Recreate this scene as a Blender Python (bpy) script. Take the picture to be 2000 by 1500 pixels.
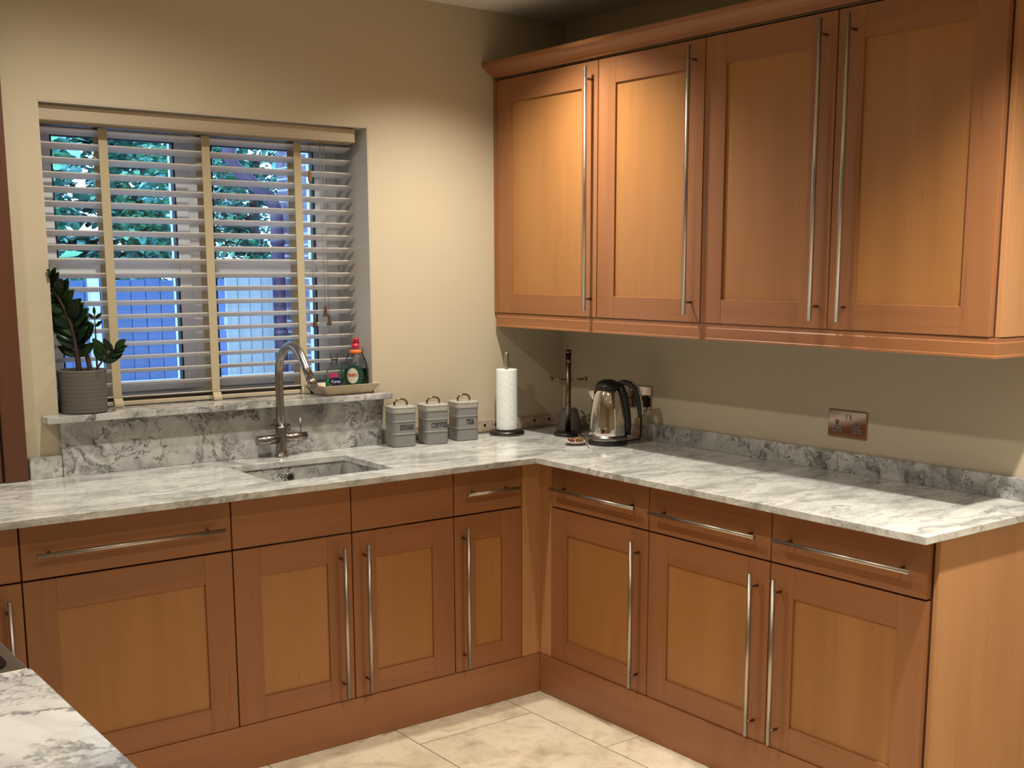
import bpy, bmesh, math, random
from mathutils import Vector, Matrix
random.seed(7)
S = bpy.context.scene
COL = S.collection
for o in list(bpy.data.objects):
    bpy.data.objects.remove(o)

# ------------------------------------------------------------------ camera
cam = bpy.data.cameras.new('camera'); camo = bpy.data.objects.new('camera', cam); COL.objects.link(camo)
cam.sensor_fit = 'HORIZONTAL'; cam.sensor_width = 36.0
FPX = 2317.83
cam.lens = FPX / 2000 * 36.0
cam.shift_x = (1000 - 1062.22) / 2000
cam.shift_y = (909.32 - 750) / 2000
cam.clip_start = 0.05
YAW, PIT, ROL = 0.66414, -0.164667, 0.00098
fw = Vector((math.sin(YAW)*math.cos(PIT), math.cos(YAW)*math.cos(PIT), math.sin(PIT)))
rt = Vector((math.cos(YAW), -math.sin(YAW), 0)); up = rt.cross(fw)
r2 = rt*math.cos(ROL) + up*math.sin(ROL); u2 = -rt*math.sin(ROL) + up*math.cos(ROL)
M = Matrix((r2, u2, -fw)).transposed().to_4x4()
M.translation = Vector((-3.19420, -3.94769, 1.57620))
camo.matrix_world = M
S.camera = camo

# ------------------------------------------------------------------ world, lights, exposure
S.view_settings.view_transform = 'Standard'
S.view_settings.look = 'None'
S.view_settings.gamma = 1.0
S.view_settings.use_curve_mapping = False
S.view_settings.exposure = 0.0
w = bpy.data.worlds.new('world'); S.world = w; w.use_nodes = True
bg = w.node_tree.nodes['Background']
bg.inputs[0].default_value = (0.34, 0.58, 1.0, 1)
bg.inputs[1].default_value = 5.5

CEIL = 2.565
def spot(x, y, power, size=150, blend=0.9, col=(1.0, 0.93, 0.81), r=0.03):
    l = bpy.data.lights.new('downlight_beam', 'SPOT'); l.energy = power; l.color = col
    l.spot_size = math.radians(size); l.spot_blend = blend; l.shadow_soft_size = r
    o = bpy.data.objects.new('downlight_beam', l); COL.objects.link(o)
    o.location = (x, y, CEIL - 0.012)
    return o
PW = 104
for (x, y, k, sz, bl) in [(-.73,-.62,1.16,126,1.0), (-2.0,-.82,.64,162,.85), (-3.25,-.82,.5,150,.9),
                         (-.80,-2.68,2.5,112,1.0), (-2.0,-2.70,.66,150,1.0), (-3.25,-2.70,.70,140,1.0),
                         (-.80,-4.6,.25,150,.9), (-2.0,-4.6,.25,150,.9), (-3.25,-4.6,.25,150,.9)]:
    spot(x, y, PW*k, sz, bl)

# ------------------------------------------------------------------ helpers
class MB:
    def __init__(s): s.v=[]; s.f=[]; s.m=[]; s.sm=[]
    def add(s, vs, fs, mi=0, smooth=False):
        b=len(s.v); s.v += [tuple(v) for v in vs]
        for f in fs: s.f.append([b+i for i in f]); s.m.append(mi); s.sm.append(smooth)
        return s
    def box(s, x0,x1,y0,y1,z0,z1, mi=0):
        if x0>x1:x0,x1=x1,x0
        if y0>y1:y0,y1=y1,y0
        if z0>z1:z0,z1=z1,z0
        return s.add([(x0,y0,z0),(x1,y0,z0),(x1,y1,z0),(x0,y1,z0),(x0,y0,z1),(x1,y0,z1),(x1,y1,z1),(x0,y1,z1)],
              [(0,3,2,1),(4,5,6,7),(0,1,5,4),(1,2,6,5),(2,3,7,6),(3,0,4,7)], mi)
    def tube(s, pts, r, n=12, mi=0, cap=True, smooth=True):
        pts=[Vector(p) for p in pts]; k=len(pts)
        rr = r if isinstance(r,(list,tuple)) else [r]*k
        vs=[]; prev=None
        for i,p in enumerate(pts):
            t=(pts[min(i+1,k-1)]-pts[max(i-1,0)]).normalized()
            if prev is None:
                a=Vector((0,0,1)) if abs(t.z)<.9 else Vector((1,0,0))
                u=t.cross(a).normalized()
            else:
                u=(prev-t*prev.dot(t)).normalized()
            prev=u; v=t.cross(u)
            for j in range(n):
                a=2*math.pi*j/n; vs.append(p+(u*math.cos(a)+v*math.sin(a))*rr[i])
        fs=[]
        for i in range(k-1):
            for j in range(n):
                fs.append((i*n+j, i*n+(j+1)%n, (i+1)*n+(j+1)%n, (i+1)*n+j))
        s.add(vs, fs, mi, smooth)
        if cap:
            b=len(s.v)-k*n
            s.f.append([b+j for j in range(n)][::-1]); s.m.append(mi); s.sm.append(False)
            s.f.append([b+(k-1)*n+j for j in range(n)]); s.m.append(mi); s.sm.append(False)
        return s
    def lathe(s, prof, c=(0,0), n=32, mi=0, sx=1, sy=1, smooth=True, cap=True, rot=0):
        vs=[]; k=len(prof)
        for (r,z) in prof:
            for j in range(n):
                a=2*math.pi*j/n+rot; vs.append((c[0]+r*sx*math.cos(a), c[1]+r*sy*math.sin(a), z))
        fs=[(i*n+j, i*n+(j+1)%n, (i+1)*n+(j+1)%n, (i+1)*n+j) for i in range(k-1) for j in range(n)]
        s.add(vs, fs, mi, smooth)
        if cap:
            b=len(s.v)-k*n
            s.f.append([b+j for j in range(n)][::-1]); s.m.append(mi); s.sm.append(False)
            s.f.append([b+(k-1)*n+j for j in range(n)]); s.m.append(mi); s.sm.append(False)
        return s
    def ball(s, c, r, n=12, mi=0, sz=1):
        prof=[(max(1e-5, r*math.sin(math.pi*i/n)), c[2]-r*sz*math.cos(math.pi*i/n)) for i in range(n+1)]
        return s.lathe(prof, (c[0],c[1]), n*2, mi)
    def prism(s, poly, axis, a, b, mi=0, smooth=False):
        # poly: 2d points, extruded along axis from a to b; axis 'x': (y,z), 'y': (x,z), 'z': (x,y)
        def P(q,t): return {'x':(t,q[0],q[1]),'y':(q[0],t,q[1]),'z':(q[0],q[1],t)}[axis]
        n=len(poly)
        vs=[P(q,a) for q in poly]+[P(q,b) for q in poly]
        fs=[tuple(range(n))[::-1], tuple(range(n,2*n))]+[(i,(i+1)%n,n+(i+1)%n,n+i) for i in range(n)]
        return s.add(vs, fs, mi, smooth)

def offset(parent):
    v=Vector((0,0,0))
    while parent is not None:
        v+=parent.location; parent=parent.parent
    return v

def build(name, mb, mats, parent=None, bevel=0, local=False, fix=True, seg=2):
    if not isinstance(mats,(list,tuple)): mats=[mats]
    off = Vector((0,0,0)) if local else offset(parent)
    me=bpy.data.meshes.new(name)
    me.from_pydata([tuple(Vector(v)-off) for v in mb.v], [], mb.f)
    for m in mats: me.materials.append(m)
    for p,mi,sm in zip(me.polygons, mb.m, mb.sm): p.material_index=mi; p.use_smooth=sm
    if fix:
        bm=bmesh.new(); bm.from_mesh(me); bmesh.ops.recalc_face_normals(bm, faces=bm.faces); bm.to_mesh(me); bm.free()
    me.update()
    o=bpy.data.objects.new(name, me); COL.objects.link(o)
    if parent is not None: o.parent=parent
    if bevel:
        md=o.modifiers.new('bevel','BEVEL'); md.width=bevel; md.segments=seg; md.limit_method='ANGLE'; md.angle_limit=math.radians(50)
    return o

def thing(name, loc, label, cat, group=None, rz=0):
    o=bpy.data.objects.new(name, None); COL.objects.link(o); o.location=loc; o.rotation_euler=(0,0,rz)
    o.empty_display_size=.05
    return tag(o, label, cat, group)
def tag(o, label, cat, group=None):
    o['label']=label; o['category']=cat
    if group: o['group']=group
    return o
def struct(o):
    o['kind']='structure'; return o

# ------------------------------------------------------------------ materials
def mat(name, col=(.5,.5,.5), rough=.5, metal=0, spec=.5, trans=0, coat=0, emis=None):
    m=bpy.data.materials.new(name); m.use_nodes=True
    b=m.node_tree.nodes['Principled BSDF']
    b.inputs['Base Color'].default_value=(*col,1); b.inputs['Roughness'].default_value=rough
    b.inputs['Metallic'].default_value=metal; b.inputs['Specular IOR Level'].default_value=spec
    b.inputs['Transmission Weight'].default_value=trans; b.inputs['Coat Weight'].default_value=coat
    return m
class NT:
    def __init__(s, m): s.t=m.node_tree; s.b=s.t.nodes['Principled BSDF']
    def n(s, typ, **kw):
        nd=s.t.nodes.new(typ)
        for k,v in kw.items():
            if k in nd.inputs: nd.inputs[k].default_value=v
            else: setattr(nd,k,v)
        return nd
    def l(s,a,b): s.t.links.new(a,b)
    def coords(s, scale=(1,1,1), rand=True, rot=(0,0,0)):
        tc=s.n('ShaderNodeTexCoord'); mp=s.n('ShaderNodeMapping'); mp.inputs['Scale'].default_value=scale; mp.inputs['Rotation'].default_value=rot
        s.l(tc.outputs['Object'], mp.inputs['Vector'])
        if rand:
            oi=s.n('ShaderNodeObjectInfo'); mu=s.n('ShaderNodeMath', operation='MULTIPLY'); mu.inputs[1].default_value=37.0
            s.l(oi.outputs['Random'], mu.inputs[0])
            cb=s.n('ShaderNodeCombineXYZ')
            for k in range(3): s.l(mu.outputs[0], cb.inputs[k])
            s.l(cb.outputs[0], mp.inputs['Location'])
        return mp.outputs[0]
    def noise(s, vec, scale=1, detail=4, rough=.55, dist=0):
        nd=s.n('ShaderNodeTexNoise'); nd.inputs['Scale'].default_value=scale; nd.inputs['Detail'].default_value=detail
        nd.inputs['Roughness'].default_value=rough; nd.inputs['Distortion'].default_value=dist
        s.l(vec, nd.inputs['Vector']); return nd.outputs['Fac']
    def ramp(s, fac, stops):
        nd=s.n('ShaderNodeValToRGB'); e=nd.color_ramp.elements
        while len(e)<len(stops): e.new(.5)
        for el,(p,c) in zip(e,stops): el.position=p; el.color=(*c,1) if len(c)==3 else c
        s.l(fac, nd.inputs['Fac']); return nd.outputs['Color']
    def mix(s, a, b, fac, mode='MIX'):
        nd=s.n('ShaderNodeMix'); nd.data_type='RGBA'; nd.blend_type=mode
        for k,v in ((6,a),(7,b)):
            if hasattr(v,'links'): s.l(v, nd.inputs[k])
            else: nd.inputs[k].default_value=(*v,1)
        if hasattr(fac,'links'): s.l(fac, nd.inputs[0])
        else: nd.inputs[0].default_value=fac
        return nd.outputs[2]
    def bump(s, h, strength=.2, dist=.002):
        nd=s.n('ShaderNodeBump'); nd.inputs['Strength'].default_value=strength; nd.inputs['Distance'].default_value=dist
        s.l(h, nd.inputs['Height']); s.l(nd.outputs[0], s.b.inputs['Normal'])
    def color(s, c): s.l(c, s.b.inputs['Base Color'])

def wood(name, c, axis='z', dark=.86, rough=.36):
    m=mat(name, c, rough, spec=.4); t=NT(m)
    f=28.; sc={'z':(f,f,1.3),'x':(1.3,f,f),'y':(f,1.3,f)}[axis]
    v=t.coords(sc); n1=t.noise(v,1,5,.6,.4)
    v2=t.coords({'z':(5,5,.8),'x':(.8,5,5),'y':(5,.8,5)}[axis]); n2=t.noise(v2,1,3,.5,.6)
    a=tuple(x*dark for x in c); b=tuple(min(1,x*1.07) for x in c)
    c1=t.ramp(n1,[(.22,a),(.5,c),(.78,b)])
    c2=t.ramp(n2,[(.3,(.88,.84,.80)),(.65,(1.05,1.05,1.04))])
    v3=t.coords({'z':(60,60,4),'x':(4,60,60),'y':(60,4,60)}[axis]); n3=t.noise(v3,1,2)
    c3=t.ramp(n3,[(.24,(.7,.6,.5)),(.33,(1,1,1))])
    t.color(t.mix(t.mix(c1,c2,.8,'MULTIPLY'),c3,.5,'MULTIPLY'))
    t.bump(n1,.04,.001)
    return m
FR=(.310,.130,.052); PN=(.375,.170,.054)
W_V=wood('maple_grain_vertical',FR,'z'); W_X=wood('maple_grain_along_x',FR,'x'); W_Y=wood('maple_grain_along_y',FR,'y')
P_V=wood('maple_veneer_panel',PN,'z',.90)
SIDE=wood('maple_end_panel',(.49,.245,.105),'z',.9)
DARKWOOD=wood('reddish_dark_wood',(.115,.042,.020),'z',.8,.45)
GAP=mat('cabinet_interior_edge',(.09,.03,.015),.7)

def marble(name, light, mid, dark, scale=1.0, vein=.7, rough=.12, cloud=(.38,.62), stretch=(1,1,1), rot=0):
    m=mat(name, light, rough, spec=.5); t=NT(m)
    v=t.coords(tuple(scale*q for q in stretch), rand=False, rot=(0,0,rot))
    wob=t.n('ShaderNodeTexNoise'); wob.inputs['Scale'].default_value=2.6; wob.inputs['Detail'].default_value=6; wob.inputs['Roughness'].default_value=.6; t.l(v,wob.inputs['Vector'])
    vm=t.n('ShaderNodeVectorMath', operation='MULTIPLY_ADD'); t.l(wob.outputs['Color'],vm.inputs[0]); vm.inputs[1].default_value=(.7,.7,.7); t.l(v,vm.inputs[2])
    cl=t.noise(vm.outputs[0],4.2,7,.64,.6)
    cl2=t.noise(v,2.0,5,.6,2.2)
    base=t.ramp(cl,[(cloud[0],mid),(cloud[1],light)])
    base=t.mix(base,t.ramp(cl2,[(.36,tuple(x*.70 for x in mid)),(.52,light)]),.42)
    def ridge(sc,w_,det,src):
        n=t.noise(src,sc,det,.55,.5)
        a=t.n('ShaderNodeMath',operation='SUBTRACT'); t.l(n,a.inputs[0]); a.inputs[1].default_value=.5
        b_=t.n('ShaderNodeMath',operation='ABSOLUTE'); t.l(a.outputs[0],b_.inputs[0])
        return t.ramp(b_.outputs[0],[(0,(1,1,1)),(w_*.5,(.55,.55,.55)),(w_,(0,0,0))])
    r1=ridge(2.6,.030,5,vm.outputs[0]); r2_=ridge(7.5,.030,4,vm.outputs[0])
    mask=t.ramp(t.noise(v,3.1,3),[(.42,(0,0,0)),(.60,(1,1,1))])
    ee=t.mix(r1,t.mix(r1,r2_,1.0,'LIGHTEN') if False else r2_,mask)
    k=t.n('ShaderNodeMath', operation='MULTIPLY'); t.l(ee,k.inputs[0]); k.inputs[1].default_value=vein
    sp=t.ramp(t.noise(vm.outputs[0],22,3,.7),[(.62,(1,1,1)),(.74,(.62,.62,.62))])
    t.color(t.mix(t.mix(base,sp,.6,'MULTIPLY'),dark,k.outputs[0]))
    return m
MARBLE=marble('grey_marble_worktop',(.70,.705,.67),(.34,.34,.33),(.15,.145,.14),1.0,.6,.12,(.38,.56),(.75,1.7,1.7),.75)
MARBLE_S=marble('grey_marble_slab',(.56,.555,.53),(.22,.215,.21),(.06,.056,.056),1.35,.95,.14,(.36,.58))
MARBLE_I=marble('white_veined_marble',(.64,.635,.61),(.42,.41,.405),(.085,.08,.08),1.0,.8,.15,(.36,.50))

def paint(name, c, b=.06):
    m=mat(name,c,.75,spec=.25); t=NT(m); v=t.coords((1,1,1),False)
    n=t.noise(v,1.6,3); n2=t.noise(v,160,2)
    t.color(t.mix(c,tuple(x*.93 for x in c),n)); t.bump(n2,b,.001); return m
WALL=paint('cream_wall_paint',(.55,.475,.340))
CEILM=paint('ceiling_paint',(.74,.69,.60))
REVEAL=paint('reveal_paint',(.55,.50,.42))
PLASTER=mat('bare_plaster',(.47,.36,.27),.9); _t=NT(PLASTER); _v=_t.coords((1,1,1)); _n=_t.noise(_v,45,5,.7); _t.color(_t.ramp(_n,[(.3,(.30,.2,.15)),(.55,(.50,.39,.30)),(.75,(.58,.48,.38))])); _t.bump(_n,.6,.004)

def stone_tile():
    m=mat('travertine_tile',(.55,.45,.31),.38,spec=.35); t=NT(m); v=t.coords((1,1,1))
    n=t.noise(v,3.5,6,.6,1.2); n2=t.noise(v,14,5,.65,.5); n3=t.noise(v,60,3)
    a=t.ramp(n,[(.3,(.44,.36,.25)),(.5,(.60,.51,.37)),(.7,(.66,.57,.43))])
    b=t.ramp(n2,[(.28,(.66,.60,.52)),(.5,(1,1,1)),(.8,(1.05,1.05,1.05))])
    t.color(t.mix(a,b,.75,'MULTIPLY')); t.bump(n3,.1,.002); return m
TILE=stone_tile()
GROUT=mat('grout',(.22,.16,.10),.9)
def steel(name, c, r, aniso=True):
    m=mat(name,c,r,metal=1)
    if aniso:
        t=NT(m); v=t.coords((4,4,300)); n=t.noise(v,1,2)
        rr=t.n('ShaderNodeMapRange'); t.l(n,rr.inputs[0]); rr.inputs[3].default_value=r*.8; rr.inputs[4].default_value=r*1.25
        t.l(rr.outputs[0], t.b.inputs['Roughness'])
    return m
STEEL=steel('brushed_steel',(.50,.455,.405),.34)
STEEL_D=steel('dark_steel_post',(.25,.17,.12),.4,False)
TAPM=steel('brushed_nickel',(.33,.30,.275),.28)
CHROME=steel('chrome',(.78,.76,.74),.05,False)
CHROME_T=steel('tinted_chrome_plate',(.52,.40,.34),.08,False)
BLACK=mat('black_plastic',(.012,.011,.011),.4)
BLACKG=mat('black_glass',(.006,.006,.007),.12,spec=.25)
SOCK=mat('grey_socket_insert',(.16,.15,.15),.5)
WHITEP=mat('off_white_plastic',(.60,.56,.48),.4)
UPVC=mat('white_upvc',(.74,.75,.76),.3)
RUBBER=mat('black_gasket',(.015,.02,.03),.6)
SLAT=mat('white_blind_slat',(.66,.62,.58),.45)
VAL=mat('cream_blind_valance',(.46,.385,.275),.5)
TAPE=mat('cream_ladder_tape',(.50,.43,.28),.9); _t=NT(TAPE); _v=_t.coords((400,400,400)); _t.bump(_t.noise(_v,1,2),.3,.001)
CORD=mat('blind_cord',(.35,.30,.24),.8)
TASSEL=mat('wooden_tassel',(.075,.035,.02),.5)
GLASS=bpy.data.materials.new('window_glass'); GLASS.use_nodes=True
def thin_glass(m, tint, refl=.06, rough=.0):
    nt=m.node_tree; nt.nodes.clear()
    out=nt.nodes.new('ShaderNodeOutputMaterial'); mx=nt.nodes.new('ShaderNodeMixShader'); tr=nt.nodes.new('ShaderNodeBsdfTransparent'); gl=nt.nodes.new('ShaderNodeBsdfGlossy')
    lw=nt.nodes.new('ShaderNodeFresnel'); lw.inputs['IOR'].default_value=1.0+refl*8
    tr.inputs[0].default_value=(*tint,1); gl.inputs['Roughness'].default_value=rough
    nt.links.new(lw.outputs[0],mx.inputs[0]); nt.links.new(tr.outputs[0],mx.inputs[1]); nt.links.new(gl.outputs[0],mx.inputs[2]); nt.links.new(mx.outputs[0],out.inputs[0])
thin_glass(GLASS,(.95,.97,.97),.05)

# ------------------------------------------------------------------ room shell
H=.91; F=.5553; D=.6366
WX0,WX1,WZ0,WZ1=-2.09,-.928,1.088,2.088      # window opening
WT=.34
XL,YF=-5.2,-6.2
b=MB()
b.box(XL-.2,WX0,0,WT,-.1,CEIL+.1); b.box(WX1,.2,0,WT,-.1,CEIL+.1)
b.box(WX0,WX1,0,WT,-.1,WZ0); b.box(WX0,WX1,0,WT,WZ1,CEIL+.1)
struct(build('wall_back',b,WALL))
struct(build('wall_right',MB().box(0,.2,YF-.2,0,-.1,CEIL+.1),WALL))
struct(build('wall_left',MB().box(XL-.2,XL,YF-.2,0,-.1,CEIL+.1),WALL))
struct(build('wall_front',MB().box(XL,0,YF-.2,YF,-.1,CEIL+.1),WALL))
struct(build('ceiling',MB().box(XL,0,YF,0,CEIL,CEIL+.1),CEILM))
fl=struct(build('floor',MB().box(XL,0,YF,0,-.1,-.004),GROUT))
tw,tl,g=.4745,.80,.004
tme={}
col=0
xs=-.72
edges=[xs+2*tw, xs+tw, xs]
x=xs
while x>XL: x-=tw; edges.append(x)
for ci in range(len(edges)-1):
    xa,xb=edges[ci+1],edges[ci]
    xb=min(xb,-.002); xa=max(xa,XL+.002)
    yj=-1.12 if ci%2==1 else -.72
    ys=[yj+tl*2-i*tl for i in range(12)]
    for i in range(len(ys)-1):
        y1,y0=min(ys[i],-.002),max(ys[i+1],YF+.002)
        if y1-y0<.02: continue
        build('tile',MB().box(xa+g/2,xb-g/2,y0+g/2,y1-g/2,-.004,0),TILE,fl)

# window reveal linings (painted) and sill
b=MB(); b.box(WX1-.004,WX1,0.001,.25,1.112,WZ1-.001); b.box(WX0,WX0+.004,0.001,.25,1.112,WZ1-.001); b.box(WX0+.004,WX1-.004,0.001,.25,WZ1-.004,WZ1)
struct(build('trim_3',b,REVEAL))
b=MB(); b.prism([(-2.14,-.066),(-.882,-.066),(-.882,-.001),(WX1-.001,-.001),(WX1-.001,.25),(WX0+.001,.25),(WX0+.001,-.001),(-2.14,-.001)],'z',1.089,1.111)
tag(build('window_sill',b,MARBLE_S,bevel=.002),'grey marble window sill with plant pot and tray standing on it','window sill')

# bare plaster strips where the upstand is missing
b=MB(); b.box(-.898,-.004,-.006,-.0005,.918,.962)
s1=struct(build('trim_1',b,PLASTER))
for xx in (-.415,-.36,-.16,-.08): build('fixing_hole',MB().tube([(xx,-.0068,.943),(xx,-.0055,.943)],.006,10),BLACK,s1)
b=MB(); b.box(-.006,-.0005,-.545,-.008,.918,.962)
s2=struct(build('trim_2',b,PLASTER))
for yy in (-.09,-.2): build('fixing_hole',MB().tube([(-.0068,yy,.943),(-.0055,yy,.943)],.006,10),BLACK,s2)

# ------------------------------------------------------------------ window
def window():
    y0,y1=.25,.32; zb,zt=1.112,2.088; x0,x1=WX0+.001,WX1-.001
    m=.052
    b=MB(); xm=-1.503
    b.box(x0,x0+m,y0,y1,zb,zt); b.box(x1-m,x1,y0,y1,zb,zt); b.box(x0+m,x1-m,y0,y1,zt-m,zt); b.box(x0+m,x1-m,y0,y1,zb,zb+.03)
    b.box(xm-.02,xm+.02,y0,y1,zb+.03,zt-m)
    win=struct(build('window_1',b,UPVC,bevel=.003))
    for (a,c) in ((x0+m+.002,xm-.022),(xm+.022,x1-m-.002)):
        st=.045; za,zc=zb+.032,zt-m-.002
        s=MB(); ys,ye=y0-.012,y1-.01
        s.box(a,a+st,ys,ye,za,zc); s.box(c-st,c,ys,ye,za,zc); s.box(a+st,c-st,ys,ye,za,za+.034); s.box(a+st,c-st,ys,ye,zc-.022,zc)
        s.box(a+st,c-st,ys,ye,1.556,1.610)
        so=build('sash',s,UPVC,win,bevel=.004)
        for (pz0,pz1) in ((za+.034,1.556),(1.610,zc-.022)):
            q=MB(); q.box(a+st,c-st,y0+.02,y0+.024,pz0,pz1); build('pane',q,GLASS,so)
            gk=MB(); t=.006
            gk.box(a+st,a+st+t,ys+.004,y0+.02,pz0,pz1); gk.box(c-st-t,c-st,ys+.004,y0+.02,pz0,pz1); gk.box(a+st+t,c-st-t,ys+.004,y0+.02,pz1-t*.6,pz1)
            build('gasket',gk,RUBBER,so)
window()

# ------------------------------------------------------------------ venetian blind
def blind():
    yc=.128
    r=thing('venetian_blind',(-1.509,yc,1.115),'white slatted blind with cream valance and tapes inside the window opening','blind')
    xa,xb=WX0+.007,WX1-.018
    vx=-.966; b=MB(); b.box(xa-.003,vx,.030,.042,2.031,2.080); b.box(xa-.003,vx,.026,.030,2.071,2.078); b.box(xa-.003,vx,.026,.030,2.033,2.038); b.box(vx-.012,vx,.042,.090,2.031,2.080)
    build('valance',b,VAL,r,bevel=.0015)
    build('head_rail',MB().box(xa+.004,xb-.004,.098,.16,2.030,2.080),VAL,r)
    tl=math.radians(17)
    for i in range(20):
        z=2.0110-i*.0460
        if z<1.136: break
        ca,sa=math.cos(tl),math.sin(tl); wd=.0255; th=.0017
        # room side edge (-y) is up
        P=[(-wd*ca,wd*sa),(0,.0012),(wd*ca,-wd*sa)]
        poly=[(yc+p[0],z+p[1]-th) for p in P]+[(yc+p[0],z+p[1]+th) for p in P[::-1]]
        build('slat',MB().prism(poly,'x',xa,xb),SLAT,r)
    build('bottom_rail',MB().box(xa,xb,yc-.026,yc+.024,1.1135,1.128),VAL,r,bevel=.003)
    for x in (-1.862,-1.512,-1.165):
        t=MB(); t.box(x-.0145,x+.0145,yc-.0285,yc-.0275,1.128,2.026)
        build('ladder_tape',t,TAPE,r)
        t=MB(); t.box(x-.0145,x+.0145,yc+.0265,yc+.0275,1.128,2.036); build('ladder_tape',t,TAPE,r)
        c=MB(); c.box(x-.015,x+.015,yc-.034,yc-.0285,1.1125,1.140); c.prism([(yc-.0285,1.140),(yc-.034,1.140),(yc-.044,1.122),(yc-.044,1.1125),(yc-.034,1.1125)],'x',x-.015,x+.015)
        build('tape_clip',c,TAPE,r)
    for k,(x,z0) in enumerate(((-1.118,1.365),(-1.075,1.405),(-1.062,1.372))):
        yv=yc-.036-.003*k
        build('cord',MB().tube([(x-.004,yv,2.04),(x,yv,z0+.02)],.0011,6),CORD,r)
        build('tassel',MB().lathe([(.0035,z0+.034),(.005,z0+.03),(.006,z0+.012),(.0095,z0-.004),(.010,z0-.007)],(x,yv),12),TASSEL,r)
    build('cord_joiner',MB().lathe([(.004,1.885),(.007,1.895),(.007,1.918),(.004,1.93)],(-1.121,yc-.036),12),mat('orange_wood_bead',(.35,.14,.05),.5),r)
blind()

# ------------------------------------------------------------------ worktop, sink, upstands
WZ=H-.022
SX0,SX1,SY0,SY1=-1.592,-1.150,-.522,-.160
def worktop():
    b=MB()
    # L-shape built as pieces around the sink hole (coplanar, joined in one mesh)
    RL=-2.244
    bm=bmesh.new()
    xs=[-3.10,SX0,SX1,-D,-.001]; ys=[-.001,SY1,SY0,-D,RL]
    verts={}
    def V(i,j,z):
        k=(i,j,z)
        if k not in verts: verts[k]=bm.verts.new((xs[i],ys[j],z))
        return verts[k]
    cells=set()
    for i in range(4):
        for j in range(4):
            if i==1 and j==1: continue
            if j==3 and i!=3: continue
            cells.add((i,j))
    for (i,j) in cells:
        bm.faces.new([V(i,j,H),V(i,j+1,H),V(i+1,j+1,H),V(i+1,j,H)])
        bm.faces.new([V(i,j,WZ),V(i+1,j,WZ),V(i+1,j+1,WZ),V(i,j+1,WZ)])
        for (di,dj,a,c) in ((-1,0,(i,j),(i,j+1)),(1,0,(i+1,j+1),(i+1,j)),(0,-1,(i+1,j),(i,j)),(0,1,(i,j+1),(i+1,j+1))):
            if (i+di,j+dj) not in cells:
                bm.faces.new([V(*a,H),V(*c,H),V(*c,WZ),V(*a,WZ)])
    bmesh.ops.recalc_face_normals(bm,faces=bm.faces)
    me=bpy.data.meshes.new('worktop'); bm.to_mesh(me); bm.free(); me.materials.append(MARBLE)
    o=bpy.data.objects.new('worktop',me); COL.objects.link(o)
    md=o.modifiers.new('bevel','BEVEL'); md.width=.002; md.segments=2; md.limit_method='ANGLE'
    tag(o,'L-shaped grey marble worktop running round the corner over the base cabinets','worktop')
worktop()
def sink():
    r=thing('sink',(-1.37,-.34,.72),'rectangular grey stone sink sunk into the worktop under the tap','sink')
    b=MB(); t=.012; z0=.72; e=.0015; zt=WZ-.001
    x0,x1,y0,y1=SX0-.003,SX1+.003,SY0-.003,SY1+.003
    b.box(x0-t,x1+t,y0-t,y1+t,z0-t,z0)
    b.box(x0-t,x0,y0-t,y1+t,z0,zt); b.box(x1,x1+t,y0-t,y1+t,z0,zt); b.box(x0,x1,y0-t,y0,z0,zt); b.box(x0,x1,y1,y1+t,z0,zt)
    build('basin',b,MARBLE_S,r)
    oy=y1-.001
    b=MB(); c=(-1.363,.852)
    b.tube([(c[0],oy,c[1]),(c[0],oy-.005,c[1])],[.019,.016],24)
    o=build('overflow',b,CHROME,r)
    build('overflow_hole',MB().tube([(c[0],oy-.0052,c[1]),(c[0],oy-.006,c[1])],.010,20),BLACK,o)
    b=MB(); b.lathe([(.045,.7205),(.045,.723),(.035,.724),(.03,.722)],(-1.37,-.33),28); build('waste',b,CHROME,r)
sink()
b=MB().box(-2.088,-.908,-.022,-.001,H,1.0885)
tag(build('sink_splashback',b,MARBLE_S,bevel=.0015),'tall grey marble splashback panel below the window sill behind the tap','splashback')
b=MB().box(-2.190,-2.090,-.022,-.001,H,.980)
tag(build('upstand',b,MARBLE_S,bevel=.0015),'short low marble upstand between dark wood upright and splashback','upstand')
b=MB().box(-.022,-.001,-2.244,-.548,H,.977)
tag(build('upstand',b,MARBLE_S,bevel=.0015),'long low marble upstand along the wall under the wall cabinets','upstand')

# ------------------------------------------------------------------ cabinets
def mp(run):
    if run=='L': return lambda s,d,z:(s,-d,z)
    return lambda s,d,z:(-d,s,z)
def bxr(mb,run,s0,s1,d0,d1,z0,z1,mi=0):
    m=mp(run); a=m(s0,d0,z0); c=m(s1,d1,z1)
    mb.box(a[0],c[0],a[1],c[1],a[2],c[2],mi)
def handle(run, p0, p1, face, parent, label=None):
    """bar handle between two (s,z) ends, standing off the face depth"""
    m=mp(run); r=.0068; so=.036
    (s0,z0),(s1,z1)=p0,p1
    b=MB(); b.tube([m(s0,face+so,z0),m(s1,face+so,z1)],r,14)
    L=math.hypot(s1-s0,z1-z0); e=.042/L
    for t in (e,1-e):
        s=s0+(s1-s0)*t; z=z0+(z1-z0)*t
        b.tube([m(s,face,z),m(s,face+so,z)],.0042,10,1)
    return build('handle',b,[STEEL,STEEL_D],parent)
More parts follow.
